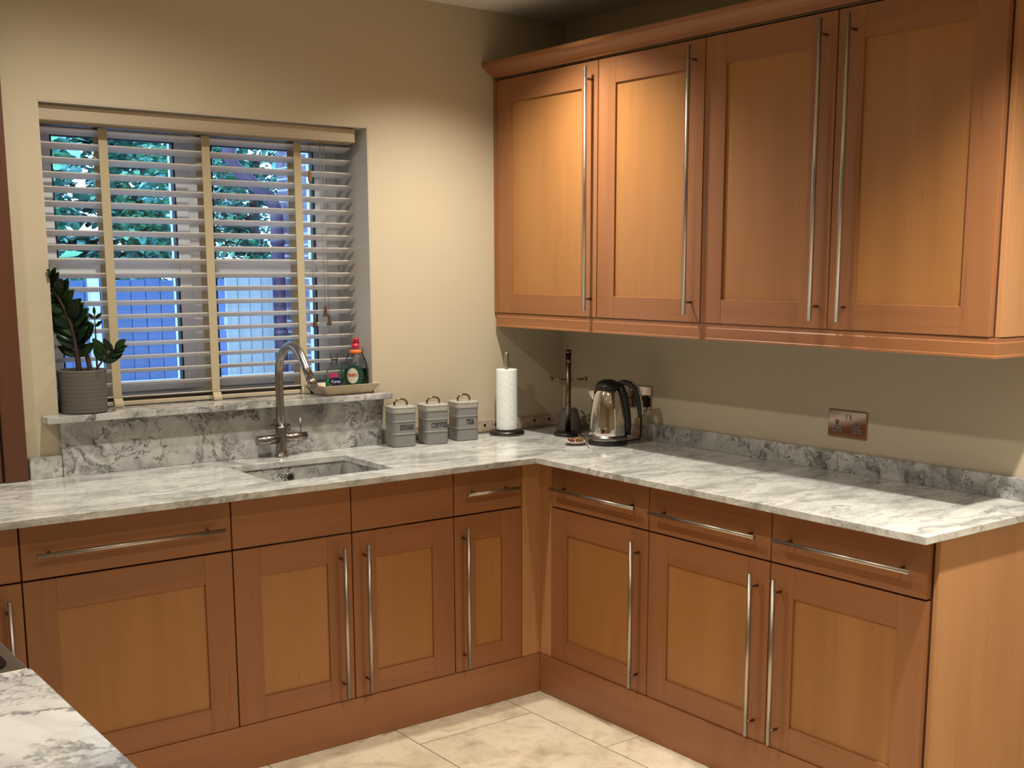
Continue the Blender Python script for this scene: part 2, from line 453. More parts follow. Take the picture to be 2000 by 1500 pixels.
def door(run, s0, s1, z0, z1, face, parent, hs=None, hz=None, stile=.088, top=.09, bot=.08, st_a=None):
    lo,hi=min(s0,s1)+.0021,max(s0,s1)-.0021
    sa=st_a or stile
    WR=W_X if run=='L' else W_Y
    th=.020
    b=MB()
    # stile at low end, high end
    bxr(b,run,lo,lo+stile,face-th,face,z0,z1,0); bxr(b,run,hi-sa,hi,face-th,face,z0,z1,0)
    bxr(b,run,lo+stile,hi-sa,face-th,face-.0003,z0,z0+bot,1); bxr(b,run,lo+stile,hi-sa,face-th,face-.0003,z1-top,z1,1)
    d=build('door',b,[W_V,WR],parent,bevel=.0012)
    p=MB(); bxr(p,run,lo+stile-.001,hi-sa+.001,face-.016,face-.0075,z0+bot-.001,z1-top+.001)
    build('panel',p,P_V,d)
    if hs is not None: handle(run,(hs,hz[0]),(hs,hz[1]),face,d)
    return d
def drawer(run, s0, s1, z0, z1, face, parent, hz=None, margin=.032, name='drawer'):
    lo,hi=min(s0,s1)+.0021,max(s0,s1)-.0021
    b=MB(); bxr(b,run,lo,hi,face-.02,face,z0,z1)
    d=build(name,b,W_X if run=='L' else W_Y,parent,bevel=.0018)
    if hz: handle(run,(lo+margin,hz),(hi-margin,hz),face,d)
    return d
BD0,BD1=.148,.7155; DR0,DR1=.7213,.882
PLZ=.146
def base_cab(run, s0, s1, fronts, label, extra=None, name='base_cabinet'):
    lo,hi=min(s0,s1),max(s0,s1); m=mp(run)
    r=thing(name, m((lo+hi)/2,.28,0 if False else .147), label,'cabinet','maple base cabinets')
    back=.03
    b=MB(); t=.018; f=F-.0215
    bxr(b,run,lo+.0005,lo+t,back,f,.147,WZ-.001); bxr(b,run,hi-t,hi-.0005,back,f,.147,WZ-.001)
    bxr(b,run,lo+t,hi-t,back,f,.147,.147+t); bxr(b,run,lo+t,hi-t,back,back+.008,.147+t,WZ-.001)
    if not extra: bxr(b,run,lo+t,hi-t,f-.06,f,WZ-.019,WZ-.001)
    bxr(b,run,lo+t,hi-t,f-.02,f,BD1-.008,DR0+.010)
    build('carcass',b,GAP,r)
    for fr in fronts:
        a,c=fr['s']
        drawer(run,a,c,DR0,DR1,F,r,fr.get('dh'),name=fr.get('dn','drawer'))
        door(run,a,c,BD0,BD1,F,r,fr.get('hs'),(.170,.680) if fr.get('hs') is not None else None)
    return r
L0,L1,L2,L3,L4=-2.3692,-1.7556,-1.3412,-.9377,-.6406
R0,R1,R2,R3=-.622,-1.1397,-1.6672,-2.2017
base_cab('L',-2.92,L0,[dict(s=(-2.92,L0),hs=L0-.044)],'maple base cabinet at far left, only its right edge in view')
base_cab('L',L0,L1,[dict(s=(L0,L1),dh=.793)],'wide maple base cabinet with long drawer handle left of the sink')
base_cab('L',L1,L3,[dict(s=(L1,L2),hs=L2-.045,dn='false_front'),dict(s=(L2,L3),hs=L2+.042,dn='false_front')],'double maple base cabinet under the sink with plain top fronts',extra=True)
base_cab('L',L3,L4,[dict(s=(L3,L4),dh=.798,hs=L3+.036)],'narrow maple base cabinet with short drawer handle beside the corner post')
base_cab('R',R0,R1,[dict(s=(R0,R1),dh=.794,hs=R1+.047)],'single-door maple base cabinet on right run, next to the corner post')
rc=base_cab('R',R1,R3,[dict(s=(R1,R2),dh=.792,hs=R2+.047),dict(s=(R2,R3),dh=.795,hs=R2-.044)],'double maple base cabinet with two drawers at right end of run')
# end panel belongs to the last cabinet
b=MB(); b.box(-F+.0,-.002,-2.2185,-2.2030,.0,WZ-.001)
b2=MB(); b2.box(-F+.0205+.002,-.002,-2.219,-2.2035,.001,WZ-.001); build('end_panel',b2,SIDE,rc,bevel=.001)
# corner post: two strips meeting in the corner
cp=thing('corner_post',(-.55,-.55,.147),'plain maple corner post between the left and right base runs','corner post')
b=MB(); b.box(L4+.0015,-F+.02,-F+.0,-F+.02,.148,WZ-.001); build('post_face',b,SIDE,cp,bevel=.001)
b=MB(); b.box(-F,-F+.02,R0+.0015,-F-.0005,.148,WZ-.001); build('post_face',b,SIDE,cp,bevel=.001)
# plinths
PD=.5654-.02
b=MB().box(-2.92,-PD-.019,-PD-.018,-PD,.001,.1465)
tag(build('plinth',b,W_X,bevel=.001),'long maple plinth at floor level under the left base run','plinth')
b=MB().box(-PD-.018,-PD,-2.2025,-PD-.0005,.001,.1465)
tag(build('plinth',b,W_Y,bevel=.001),'long maple plinth at floor level under the right base run','plinth')

# ---- wall cabinets
UF=.360
U=[-.0225,-.6365,-1.1608,-1.6834,-2.2148]
UZ0,UZ1=1.400,2.310
def wall_cab(idx, label, handles, filler=False):
    s0=U[idx[0]]; s1=U[idx[-1]+1]
    lo,hi=s1,s0
    r=thing('wall_cabinet',(-.18,(lo+hi)/2,1.398),label,'cabinet','maple wall cabinets')
    b=MB(); t=.018; f=UF-.0215
    bxr(b,'R',lo+.0005,lo+t,.002,f,1.398,UZ1); bxr(b,'R',hi-t,hi-.0005,.002,f,1.398,UZ1)
    bxr(b,'R',lo+t,hi-t,.002,f,1.398,1.398+t); bxr(b,'R',lo+t,hi-t,.002,f,UZ1-t,UZ1); bxr(b,'R',lo+t,hi-t,.002,.01,1.398+t,UZ1-t)
    build('carcass',b,[GAP],r)
    for k,hs in zip(idx,handles):
        door('R',U[k],U[k+1],UZ0,UZ1-.009,UF,r,hs,(1.424,2.279),stile=.090,top=.088,bot=.077)
    if filler:
        b=MB(); bxr(b,'R',U[0]+.001,-.001,UF-.02,UF,UZ0,UZ1-.009); build('filler_strip',b,W_V,r)
    return r
wall_cab([0],'maple wall cabinet nearest the window wall, long handle on its right',[U[1]+.029],True)
wall_cab([1],'second maple wall cabinet from the window wall, single door',[U[2]+.041])
wc=wall_cab([2,3],'double maple wall cabinet at right end with two handles meeting in the middle',[U[3]+.038,U[3]-.062])
b=MB(); b.box(-UF+.0225,-.002,-2.2325,-2.2155,1.399,UZ1); build('end_panel',b,SIDE,wc,bevel=.001)
# cornice
def mitred(profile, y0, y1, xret):
    """profile: (outward, z) closed polygon; runs along wall cabinet front then returns along its right end"""
    b=MB(); n=len(profile)
    rings=[]
    rings.append([(-UF-o, y0, z) for o,z in profile])
    rings.append([(-UF-o, y1-o, z) for o,z in profile])
    rings.append([(xret, y1-o, z) for o,z in profile])
    vs=[p for r in rings for p in r]
    fs=[(k*n+i,k*n+(i+1)%n,(k+1)*n+(i+1)%n,(k+1)*n+i) for k in range(2) for i in range(n)]
    fs+= [tuple(range(n))[::-1], tuple(range(2*n,3*n))]
    return b.add(vs,fs)
prof=[(-.012,2.3115),(.004,2.3115),(.006,2.319),(.018,2.324),(.032,2.333),(.042,2.343),(.047,2.349),(.054,2.350),(.056,2.360),(.053,2.365),(-.012,2.365)]
tag(build('cornice',mitred(prof,-.002,-2.2335,-.002),W_Y),'maple cornice moulding along the tops of the wall cabinets','cornice')
prof=[(-.022,1.3975),(-.003,1.3975),(-.003,1.386),(-.001,1.383),(-.001,1.352),(.001,1.350),(.001,1.344),(-.022,1.344)]
tag(build('pelmet',mitred(prof,-.012,-2.2335,-.002),W_Y),'maple light pelmet along the bottoms of the wall cabinets','pelmet')

# tall dark wood upright standing on the worktop at far left
tc=thing('tall_cabinet',(-2.3,-.02,H),'tall reddish dark wood upright standing on worktop at far left','cabinet')
build('frame_upright',MB().box(-2.268,-2.198,-.032,-.001,H+.001,2.35),DARKWOOD,tc,bevel=.003)
build('side_board',MB().box(-2.62,-2.274,-.026,-.001,H+.001,2.35),DARKWOOD,tc,bevel=.003)

# ------------------------------------------------------------------ tap
def tap():
    x,y=-1.347,-.066
    r=thing('mixer_tap',(x,y,H),'brushed nickel swan-neck mixer tap with two lever bars behind the sink','tap')
    b=MB(); b.lathe([(.024,H+.0005),(.024,H+.006),(.021,H+.009),(.0195,H+.03),(.0195,H+.105),(.017,H+.112)],(x,y),28)
    build('body',b,TAPM,r)
    R=.105; zt=1.206; n=26; sw=math.radians(140)
    pts=[(x,y,H+.105),(x,y,1.06),(x,y,1.14)]
    for i in range(n+1):
        a=sw*i/n; pts.append((x,y-R+R*math.cos(a),zt+R*math.sin(a)))
    tg=Vector((0,-math.sin(sw),math.cos(sw)))
    e=Vector(pts[-1]); pts+=[tuple(e+tg*.04),tuple(e+tg*.085)]
    build('spout',MB().tube(pts,.0145,20),TAPM,r)
    build('nozzle',MB().tube([tuple(e+tg*.084),tuple(e+tg*.120)],.0158,22),TAPM,r)
    zb=.975
    build('lever',MB().tube([(x-.012,y,zb),(x-.092,y,zb)],.0165,22),TAPM,r)
    build('lever',MB().tube([(x+.012,y,zb+.003),(x+.098,y,zb+.003)],.0150,22),TAPM,r)
    build('lever_pin',MB().tube([(x+.078,y,zb+.012),(x+.078,y+.004,zb+.07)],.0028,10),TAPM,r)
tap()

# ------------------------------------------------------------------ canisters
CG=mat('grey_enamel',(.225,.225,.215),.38); CL=mat('pale_grey_lid',(.36,.35,.31),.4); INK=mat('dark_print',(.03,.03,.03),.6)
ANT=steel('aged_brass',(.24,.18,.12),.25,False)
STROKES={ # typewriter letters on a 1 x 1.4 box: list of segments
 'S':[((.95,1.05),(.95,1.4)),((.95,1.22),(.75,1.38)),((.75,1.38),(.3,1.38)),((.3,1.38),(.08,1.2)),((.08,1.2),(.08,.95)),((.08,.95),(.3,.76)),((.3,.76),(.72,.66)),((.72,.66),(.94,.46)),((.94,.46),(.94,.22)),((.94,.22),(.72,.02)),((.72,.02),(.28,.02)),((.28,.02),(.06,.2)),((.06,0),(.06,.4))],
 'U':[((-.02,1.38),(.36,1.38)),((.66,1.38),(1.04,1.38)),((.16,1.38),(.16,.3)),((.16,.3),(.36,.03)),((.36,.03),(.66,.03)),((.66,.03),(.86,.3)),((.86,.3),(.86,1.38))],
 'G':[((.92,1.05),(.92,1.4)),((.92,1.2),(.68,1.38)),((.68,1.38),(.36,1.38)),((.36,1.38),(.08,1.1)),((.08,1.1),(.08,.3)),((.08,.3),(.36,.02)),((.36,.02),(.66,.02)),((.66,.02),(.9,.2)),((.9,.2),(.9,.6)),((.55,.6),(1.05,.6))],
 'A':[((.08,.02),(.45,1.38)),((.3,1.38),(.55,1.38)),((.55,1.38),(.92,.02)),((.24,.5),(.78,.5)),((-.08,.02),(.3,.02)),((.7,.02),(1.1,.02))],
 'R':[((-.02,.02),(.4,.02)),((.16,.02),(.16,1.38)),((-.02,1.38),(.66,1.38)),((.66,1.38),(.9,1.2)),((.9,1.2),(.9,.9)),((.9,.9),(.66,.7)),((.66,.7),(.16,.7)),((.55,.7),(.9,.02)),((.8,.02),(1.08,.02))],
 'C':[((.94,1.05),(.94,1.4)),((.94,1.2),(.7,1.38)),((.7,1.38),(.36,1.38)),((.36,1.38),(.08,1.1)),((.08,1.1),(.08,.3)),((.08,.3),(.36,.02)),((.36,.02),(.7,.02)),((.7,.02),(.96,.25))],
 'O':[((.36,1.38),(.66,1.38)),((.66,1.38),(.94,1.1)),((.94,1.1),(.94,.3)),((.94,.3),(.66,.02)),((.66,.02),(.36,.02)),((.36,.02),(.08,.3)),((.08,.3),(.08,1.1)),((.08,1.1),(.36,1.38))],
 'F':[((-.02,.02),(.45,.02)),((.16,.02),(.16,1.38)),((-.02,1.38),(.95,1.38)),((.95,1.38),(.95,1.05)),((.16,.72),(.62,.72)),((.62,.55),(.62,.9))],
 'E':[((-.02,.02),(.98,.02)),((.98,.02),(.98,.38)),((.16,.02),(.16,1.38)),((-.02,1.38),(.95,1.38)),((.95,1.38),(.95,1.05)),((.16,.72),(.62,.72)),((.62,.55),(.62,.9))],
 'T':[((.5,.02),(.5,1.38)),((.28,.02),(.72,.02)),((.02,1.38),(.98,1.38)),((.02,1.38),(.02,1.02)),((.98,1.38),(.98,1.02))],
}
def letters(word, height, y, zc, xc, w=.20):
    sc=height/1.4; xs=.76; adv=1.20*sc*xs; n=len(word); b=MB(); x0=xc-adv*n/2+.1*sc
    for k,ch in enumerate(word):
        for (a,c) in STROKES[ch]:
            p=Vector((x0+k*adv+a[0]*sc*xs, zc-height/2+a[1]*sc)); q=Vector((x0+k*adv+c[0]*sc*xs, zc-height/2+c[1]*sc))
            d=(q-p); 
            if d.length<1e-6: continue
            d.normalize(); nn=Vector((-d.y,d.x))*w*sc/2; p=p-d*w*sc*.35; q=q+d*w*sc*.35
            b.prism([tuple(p-nn),tuple(q-nn),tuple(q+nn),tuple(p+nn)],'y',y-.0006,y+.0003)
    return b
def rrect(w,d,r,n=6):
    pts=[]
    for (cx,cy,a0) in ((w/2-r,d/2-r,0),(-w/2+r,d/2-r,90),(-w/2+r,-d/2+r,180),(w/2-r,-d/2+r,270)):
        for i in range(n+1):
            a=math.radians(a0+90*i/n); pts.append((cx+r*math.cos(a),cy+r*math.sin(a)))
    return pts
def loft(b, w, d, r, prof, mi=0, smooth=False):
    """prof: list of (grow,z)"""
    rings=[[(p[0],p[1],z) for p in rrect(w+2*g_,d+2*g_,max(.001,r+g_))] for g_,z in prof]
    n=len(rings[0]); vs=[p for q in rings for p in q]
    fs=[(k*n+i,k*n+(i+1)%n,(k+1)*n+(i+1)%n,(k+1)*n+i) for k in range(len(rings)-1) for i in range(n)]
    fs+=[tuple(range(n))[::-1], tuple(range((len(rings)-1)*n,len(rings)*n))]
    b.add(vs,fs,mi,smooth); return b
def canister(cx,cy,word,label,tx):
    r=thing('canister',(cx,cy,H+.0005),label,'canister','grey tea coffee sugar canisters',math.radians(-8))
    w=.094; hh=.138
    def rib(z): return [(0,z-.003),(.0022,z-.0012),(.0022,z+.0012),(0,z+.003)]
    b=loft(MB(),w,w,.018,[(-.003,0),(0,.003)]+rib(.049)+rib(.096)+[(0,hh)])
    build('body',b,CG,r,local=True)
    b=loft(MB(),w,w,.018,[(.001,hh-.010),(.0025,hh-.008),(.0025,hh+.004),(.001,hh+.006),(.003,hh+.008),(.003,hh+.012),(-.002,hh+.015)])
    lid=build('lid',b,CL,r,local=True)
    n=14; pts=[(.026*math.cos(math.radians(200-220*i/n)), -.004, hh+.018+.018*math.sin(math.radians(200-220*i/n))+.004) for i in range(n+1)]
    b=MB().tube(pts,.0040,10); build('lid_handle',b,ANT,lid,local=True)
    build('lettering',letters(word,.0175,-w/2-.0002,.0745,tx),INK,r,local=True)
canister(-.866,-.090,'SUGAR','grey enamel canister lettered SUGAR, leftmost beside the splashback',.005)
canister(-.730,-.105,'COFFEE','grey enamel canister lettered COFFEE, middle of the three',.005)
canister(-.581,-.094,'TEA','grey enamel canister lettered TEA, rightmost beside paper roll',.006)

# ------------------------------------------------------------------ paper towel and holder
PAPER=mat('white_paper',(.74,.76,.74),.85); _t=NT(PAPER); _v=_t.coords((1,1,1)); _n=_t.noise(_v,95,3); _t.bump(_n,.55,.004)
hx,hy=-.362,-.085
r=thing('roll_holder',(hx,hy,H),'dark round-based steel pole holder carrying the white paper roll','holder')
DKST=steel('dark_steel',(.10,.095,.09),.3,False)
build('base_disc',MB().lathe([(.070,H+.0005),(.072,H+.004),(.072,H+.012),(.068,H+.016),(.02,H+.018)],(hx,hy),40),DKST,r)
build('pole',MB().lathe([(.0085,H+.017),(.0085,1.238),(.0075,1.242)],(hx,hy),20),STEEL,r)
b=MB(); n=40
prof=[(.013,H+.0205),(.0425,H+.0205),(.0435,H+.024),(.0428,H+.03),(.0425,H+.262),(.0415,H+.2655),(.013,H+.2655),(.013,H+.0205)]
b.lathe(prof,(hx,hy),n,cap=False)
o=build('paper_roll',b,PAPER); tag(o,'white kitchen paper roll standing on the dark pole holder','paper roll')

# ------------------------------------------------------------------ mug tree and grey cup
mx,my=-.185,-.262
MT=steel('bronzed_steel',(.20,.15,.11),.3,False)
r=thing('mug_tree',(mx,my,H),'bronzed metal mug tree with ball-ended arms in the dark corner','mug tree')
build('base',MB().lathe([(.056,H+.0005),(.058,H+.004),(.056,H+.013),(.02,H+.016)],(mx,my),32),BLACK,r)
build('pole',MB().tube([(mx,my,H+.012),(mx,my,H+.335)],.0115,20),MT,r)
build('pole_cap',MB().lathe([(.0122,H+.334),(.0125,H+.34),(.008,H+.346)],(mx,my),20),MT,r)
ca=Vector((rt.x,rt.y,0))
toc=Vector((-fw.x,-fw.y,0)).normalized()
for (d,z,L) in ((ca,H+.225,.069),(-ca,H+.225,.069),(toc,H+.300,.05),(-toc,H+.300,.05),(toc,H+.128,.05),(-toc,H+.128,.05)):
    p0=Vector((mx,my,z)); p1=p0+d*L+Vector((0,0,.004))
    a=MB(); a.tube([p0,p1],.0036,10); a.ball(p1,.0088,8); build('arm',a,MT,r)
GCUP=mat('grey_stoneware',(.14,.125,.115),.55)
gx,gy=-.100,-.165
b=MB(); h0=H+.001
b.lathe([(.052,h0),(.0545,h0+.006),(.036,h0+.088),(.030,h0+.094),(.001,h0+.095)],(gx,gy),32)
r=thing('grey_cup',(gx,gy,H),'dark grey flared cup turned upside down just behind the mug tree','cup')
build('bowl',b,GCUP,r)
pts=[]
for i in range(13):
    a=math.radians(70-150*i/12); pts.append(Vector((gx,gy,h0+.052))+ca*(.036+.030*math.cos(a))+Vector((0,0,.034*math.sin(a))))
build('cup_handle',MB().tube(pts,.0038,10),GCUP,r)

# ------------------------------------------------------------------ kettle
def kettle():
    kx,ky=-.216,-.540
    r=thing('kettle',(kx,ky,H),'polished chrome jug kettle with black handle near the corner','kettle', rz=0)
    rgt=Vector((rt.x,rt.y,0))
    ang=math.atan2(rgt.y,rgt.x)-.10
    ax=Vector((math.cos(ang),math.sin(ang),0)); ay=Vector((-ax.y,ax.x,0))
    c=Vector((kx,ky,0))
    b=MB(); b.lathe([(.073,H+.0005),(.075,H+.003),(.075,H+.014),(.071,H+.018)],(kx,ky),40); build('power_base',b,BLACK,r)
    b=MB(); b.lathe([(.0745,H+.0185),(.0765,H+.022),(.0765,H+.030),(.0745,H+.033)],(kx,ky),44); build('chrome_ring',b,steel('satin_steel',(.30,.28,.27),.28,False),r)
    prof=[(.073,.0335),(.0725,.05),(.071,.08),(.0685,.11),(.064,.145),(.058,.175),(.051,.200),(.047,.212)]
    b=MB(); b.lathe([(p,H+z) for p,z in prof],(kx,ky),48); build('body',b,CHROME,r)
    prof=[(.0475,.2125),(.049,.216),(.046,.228),(.036,.240),(.022,.247),(.008,.249)]
    b=MB(); b.lathe([(p,H+z) for p,z in prof],(kx,ky),40); lid=build('lid',b,BLACK,r)
    # added dark strip for the brown reflection on the handle side
    b=MB(); pts=[]; rr=[]
    # spout
    s=MB()
    o1=c-ax*.047; tip=c-ax*.078
    vs=[]
    for (p,wd,z) in ((c-ax*.052,.020,.165),(c-ax*.050,.021,.211),(c-ax*.077,.008,.205),(c-ax*.075,.007,.196)):
        vs.append(tuple(p+ay*wd+Vector((0,0,H+z)))); vs.append(tuple(p-ay*wd+Vector((0,0,H+z))))
    s.add(vs,[(0,1,3,2),(2,3,5,4),(4,5,7,6),(6,7,1,0),(0,2,4,6),(1,7,5,3)])
    build('spout',s,CHROME,r,bevel=.003)
    hpts=[(.040,.232),(.060,.238),(.085,.232),(.104,.214),(.114,.185),(.120,.150),(.124,.118),(.124,.106)]
    b=MB(); b.tube([c+ax*p+Vector((0,0,H+z)) for p,z in hpts],[.010,.011,.011,.011,.0105,.010,.009,.007],16)
    hd=build('handle',b,BLACK,r)
    b=MB(); b.tube([c+ax*(p+.0085)+Vector((0,0,H+z+.004)) for p,z in hpts[1:]],[.006]*6+[.005],12); build('handle_trim',b,STEEL,hd)
    b=MB()
    for i,(p,z) in enumerate(((.0600,.215),(.066,.16),(.0735,.10),(.0765,.036))):
        for sg in (-1,1):
            pass
    bk=[(.046,.226),(.058,.195),(.066,.155),(.072,.11),(.0755,.07),(.0765,.036)]
    b.tube([c+ax*p+Vector((0,0,H+z)) for p,z in bk],[.014,.016,.017,.017,.016,.013],14); build('reflection_strip',b,BLACK,r)  # black tube stands in for the dark reflection on the chrome body
kettle()

# ------------------------------------------------------------------ dish, tea bags, spoon
DISH=mat('cream_ceramic',(.52,.47,.38),.25)
dx,dy=-.325,-.478
b=MB(); b.lathe([(.022,H+.0005),(.024,H+.003),(.040,H+.011),(.0445,H+.015),(.043,H+.0162),(.038,H+.012),(.020,H+.0055),(.001,H+.005)],(dx,dy),32,cap=False)
b.add([(dx+.022*math.cos(2*math.pi*i/32),dy+.022*math.sin(2*math.pi*i/32),H+.0005) for i in range(32)],[tuple(range(32))])
tag(build('dish',b,DISH),'small cream dish holding brown tea bags beside the kettle','dish')
def teabag(x,y,z,rz,c,lab):
    m=mat('tea_bag_brown',c,.7); t=NT(m); v=t.coords((1,1,1)); n=t.noise(v,120,4); t.color(t.ramp(n,[(.3,tuple(k*.4 for k in c)),(.6,c)]))
    b=MB(); w,d,h=.0155,.0115,.007
    n1=7;n2=6
    top=[];bot=[]
    vs=[]
    for s in (1,-1):
        for i in range(n1):
            for j in range(n2):
                u=-1+2*i/(n1-1); q=-1+2*j/(n2-1)
                e=(1-u**4)*(1-q**4)
                vs.append((u*w,q*d,s*h*e+.001*math.sin(7*u+5*q)))
    fs=[]
    for s in range(2):
        o=s*n1*n2
        for i in range(n1-1):
            for j in range(n2-1):
                f=(o+i*n2+j,o+(i+1)*n2+j,o+(i+1)*n2+j+1,o+i*n2+j+1); fs.append(f if s==0 else f[::-1])
    b.add(vs,fs,0,True)
    o=build('tea_bag',b,m,fix=False); o.location=(x,y,z); o.rotation_euler=(.25,.3,rz)
    tag(o,lab,'tea bag','tea bags on the dish')
teabag(dx-.012,dy+.010,H+.0180,.4,(.30,.09,.035),'red-brown used tea bag at left on the small cream dish')
teabag(dx+.004,dy-.014,H+.0185,1.2,(.34,.15,.045),'orange-brown used tea bag at front on the small cream dish')
teabag(dx+.019,dy+.002,H+.0180,-.5,(.22,.13,.045),'olive-brown used tea bag at right on the small cream dish')
r=thing('teaspoon',(-.318,-.534,H),'chrome teaspoon propped on the small cream dish, handle on worktop','spoon')
p_b=Vector((-.283,-.464,H+.0305)); p_h=Vector((-.352,-.604,H+.0045))
dv=(p_h-p_b).normalized(); sd=dv.cross(Vector((0,0,1))).normalized(); nn=sd.cross(dv)
b=MB(); rings=[]; nr=9; ns=14
vs=[];fs=[]
for s in (0,1):
    for i in range(nr):
        tt=i/(nr-1); wdt=.0115*math.sqrt(max(0,1-(2*tt-1)**2))*(1+.15*(1-2*tt))+.0004
        for j in range(ns):
            q=-1+2*j/(ns-1)
            dep=-.006*(1-q*q)*(1-(2*tt-1)**2)
            vs.append(tuple(p_b-dv*.018+dv*.036*tt+sd*wdt*q+nn*(dep+(.0012 if s==0 else 0))))
for s in (0,1):
    o=s*nr*ns
    for i in range(nr-1):
        for j in range(ns-1):
            f=(o+i*ns+j,o+(i+1)*ns+j,o+(i+1)*ns+j+1,o+i*ns+j+1); fs.append(f if s==0 else f[::-1])
b.add(vs,fs,0,True); build('spoon_bowl',b,CHROME,r,fix=False)
b=MB(); L=(p_h-p_b).length
b.tube([p_b+dv*.017,p_b+dv*.035+nn*.003,p_b+dv*(L*.7)+nn*.001,p_h],[.0022,.0022,.003,.0045],10); build('spoon_handle',b,CHROME,r)

# ------------------------------------------------------------------ wall sockets
def socket(yc,zc,w,h,label,holes=True,name='socket'):
    r=thing(name,(-.001,yc,zc-h/2),label,'socket')
    build('plate',MB().box(-.006,-.0005,yc-w/2,yc+w/2,zc-h/2,zc+h/2),CHROME_T,r,bevel=.002)
    return r
r=socket(-1.500,1.068,.155,.090,'double chrome wall socket with white switches above the right upstand')
for sgn in (1,-1):
    yc=-1.500+sgn*.040
    b=MB()
    for (dy_,dz_,w,h) in ((0,.002,.007,.011),(.011,-.020,.008,.0075),(-.011,-.020,.008,.0075)):
        b.box(-.0068,-.0058,yc+dy_-w,yc+dy_+w,1.068+dz_-h,1.068+dz_+h)
    ins=build('pin_surround',b,SOCK,r,bevel=.001)
    b=MB()
    for (dy_,dz_,w,h) in ((0,.002,.0025,.005),(.011,-.020,.0038,.0028),(-.011,-.020,.0038,.0028)):
        b.box(-.0073,-.0066,yc+dy_-w,yc+dy_+w,1.068+dz_-h,1.068+dz_+h)
    build('pin_hole',b,BLACK,ins)
    build('switch',MB().box(-.0105,-.0055,-1.500+sgn*.0075-.006,-1.500+sgn*.0075+.006,1.068+.014,1.068+.032),WHITEP,r,bevel=.001)
r=socket(-.483,1.073,.146,.090,'chrome wall socket behind the kettle with black plug in it')
build('switch',MB().box(-.0105,-.0055,-.455,-.443,1.096,1.112),WHITEP,r,bevel=.001)
r=thing('plug',(-.02,-.515,1.055),'black three-pin plug pushed into the socket behind the kettle','plug')
b=loft(MB(),.050,.046,.012,[(0,0),(0,.018),(-.004,.026),(-.010,.030)])
bb=MB(); bb.add([(-.0075-z,-.515+x,1.058+y) for x,y,z in b.v],b.f); build('plug_body',bb,BLACK,r,bevel=.001)
bb=MB(); bb.tube([(-.022,-.515,1.036),(-.022,-.515,1.02),(-.022,-.518,.995),(-.028,-.525,.97),(-.035,-.53,.93),(-.05,-.54,.9145),(-.09,-.545,.9145),(-.124,-.548,.9145)],.0032,8); build('plug_cord',bb,BLACK,r)

# ------------------------------------------------------------------ sill tray and bottles
TRAY=mat('cream_tray',(.56,.47,.32),.45)
tr_rot=math.radians(3)
r=thing('tray',(-1.045,.024,1.1115),'cream sloping-sided tray on right end of the window sill','tray',rz=tr_rot)
b=MB()
def ring(w,d,z): return [(-w/2,-d/2,z),(w/2,-d/2,z),(w/2,d/2,z),(-w/2,d/2,z)]
A=ring(.190,.095,0);B_=ring(.244,.148,.038);C_=ring(.238,.142,.038);E_=ring(.186,.091,.004)
vs=A+B_+C_+E_; fs=[(3,2,1,0)]
for k in range(3):
    for i in range(4): fs.append((k*4+i,k*4+(i+1)%4,(k+1)*4+(i+1)%4,(k+1)*4+i))
fs.append((12,13,14,15))
b.add(vs,fs); build('tray_body',b,TRAY,r,local=True,bevel=.0015)

CLEAR=bpy.data.materials.new('clear_plastic'); CLEAR.use_nodes=True; thin_glass(CLEAR,(.88,.92,.93),.028,.03)
def liquid(name,c):
    m=mat(name,c,.12,spec=.5,trans=.35); return m
RED=mat('red_cap',(.42,.012,.03),.35); LBLW=mat('cream_label',(.62,.60,.45),.5); LBLG=mat('dark_green_label',(.008,.055,.038),.4)
LBLO=mat('orange_collar',(.80,.16,.02),.5); LRED=mat('red_print',(.50,.03,.04),.5); NAVY=mat('navy_label',(.008,.012,.06),.4); PINK=mat('pink_label',(.45,.04,.12),.5); WHT=mat('white_print',(.75,.75,.75),.5)
def text_mesh(word, size, mtl, parent, name, a, bq, zc, xc, yoff, bold=.02, sx=1.0):
    cu=bpy.data.curves.new('t','FONT'); cu.body=word; cu.size=size; cu.align_x='CENTER'; cu.align_y='CENTER'; cu.extrude=.0002; cu.offset=bold*size
    to=bpy.data.objects.new('t',cu); COL.objects.link(to)
    dg=bpy.context.evaluated_depsgraph_get(); me=bpy.data.meshes.new_from_object(to.evaluated_get(dg)); bpy.data.objects.remove(to)
    for v in me.vertices:
        x=v.co.x*sx+xc; z=v.co.y+zc; e=v.co.z
        y=-bq*math.sqrt(max(.05,1-(x/a)**2))-yoff-e
        v.co=(x,y,z)
    me.materials.append(mtl)
    o=bpy.data.objects.new(name,me); COL.objects.link(o); o.parent=parent; return o
def patch(a,bq,off,fn,mtl,parent,name,nx=18,nz=14):
    """curved label patch; fn(u,v)->(x,z) with u,v in -1..1"""
    vs=[];fs=[]
    for i in range(nx+1):
        for j in range(nz+1):
            x,z=fn(-1+2*i/nx,-1+2*j/nz); vs.append((x,-bq*math.sqrt(max(.02,1-(x/a)**2))-off,z))
    for i in range(nx):
        for j in range(nz): fs.append((i*(nz+1)+j,(i+1)*(nz+1)+j,(i+1)*(nz+1)+j+1,i*(nz+1)+j+1))
    b=MB(); b.add(vs,fs,0,True); o=build(name,b,mtl,parent,local=True,fix=False); return o
def disk(cx,cz,rx,rz):
    def fn(u,v):
        x=u*math.sqrt(max(0,1-v*v/2)); y=v*math.sqrt(max(0,1-u*u/2)); return (cx+x*rx,cz+y*rz)
    return fn
zt0=1.1115+.0045
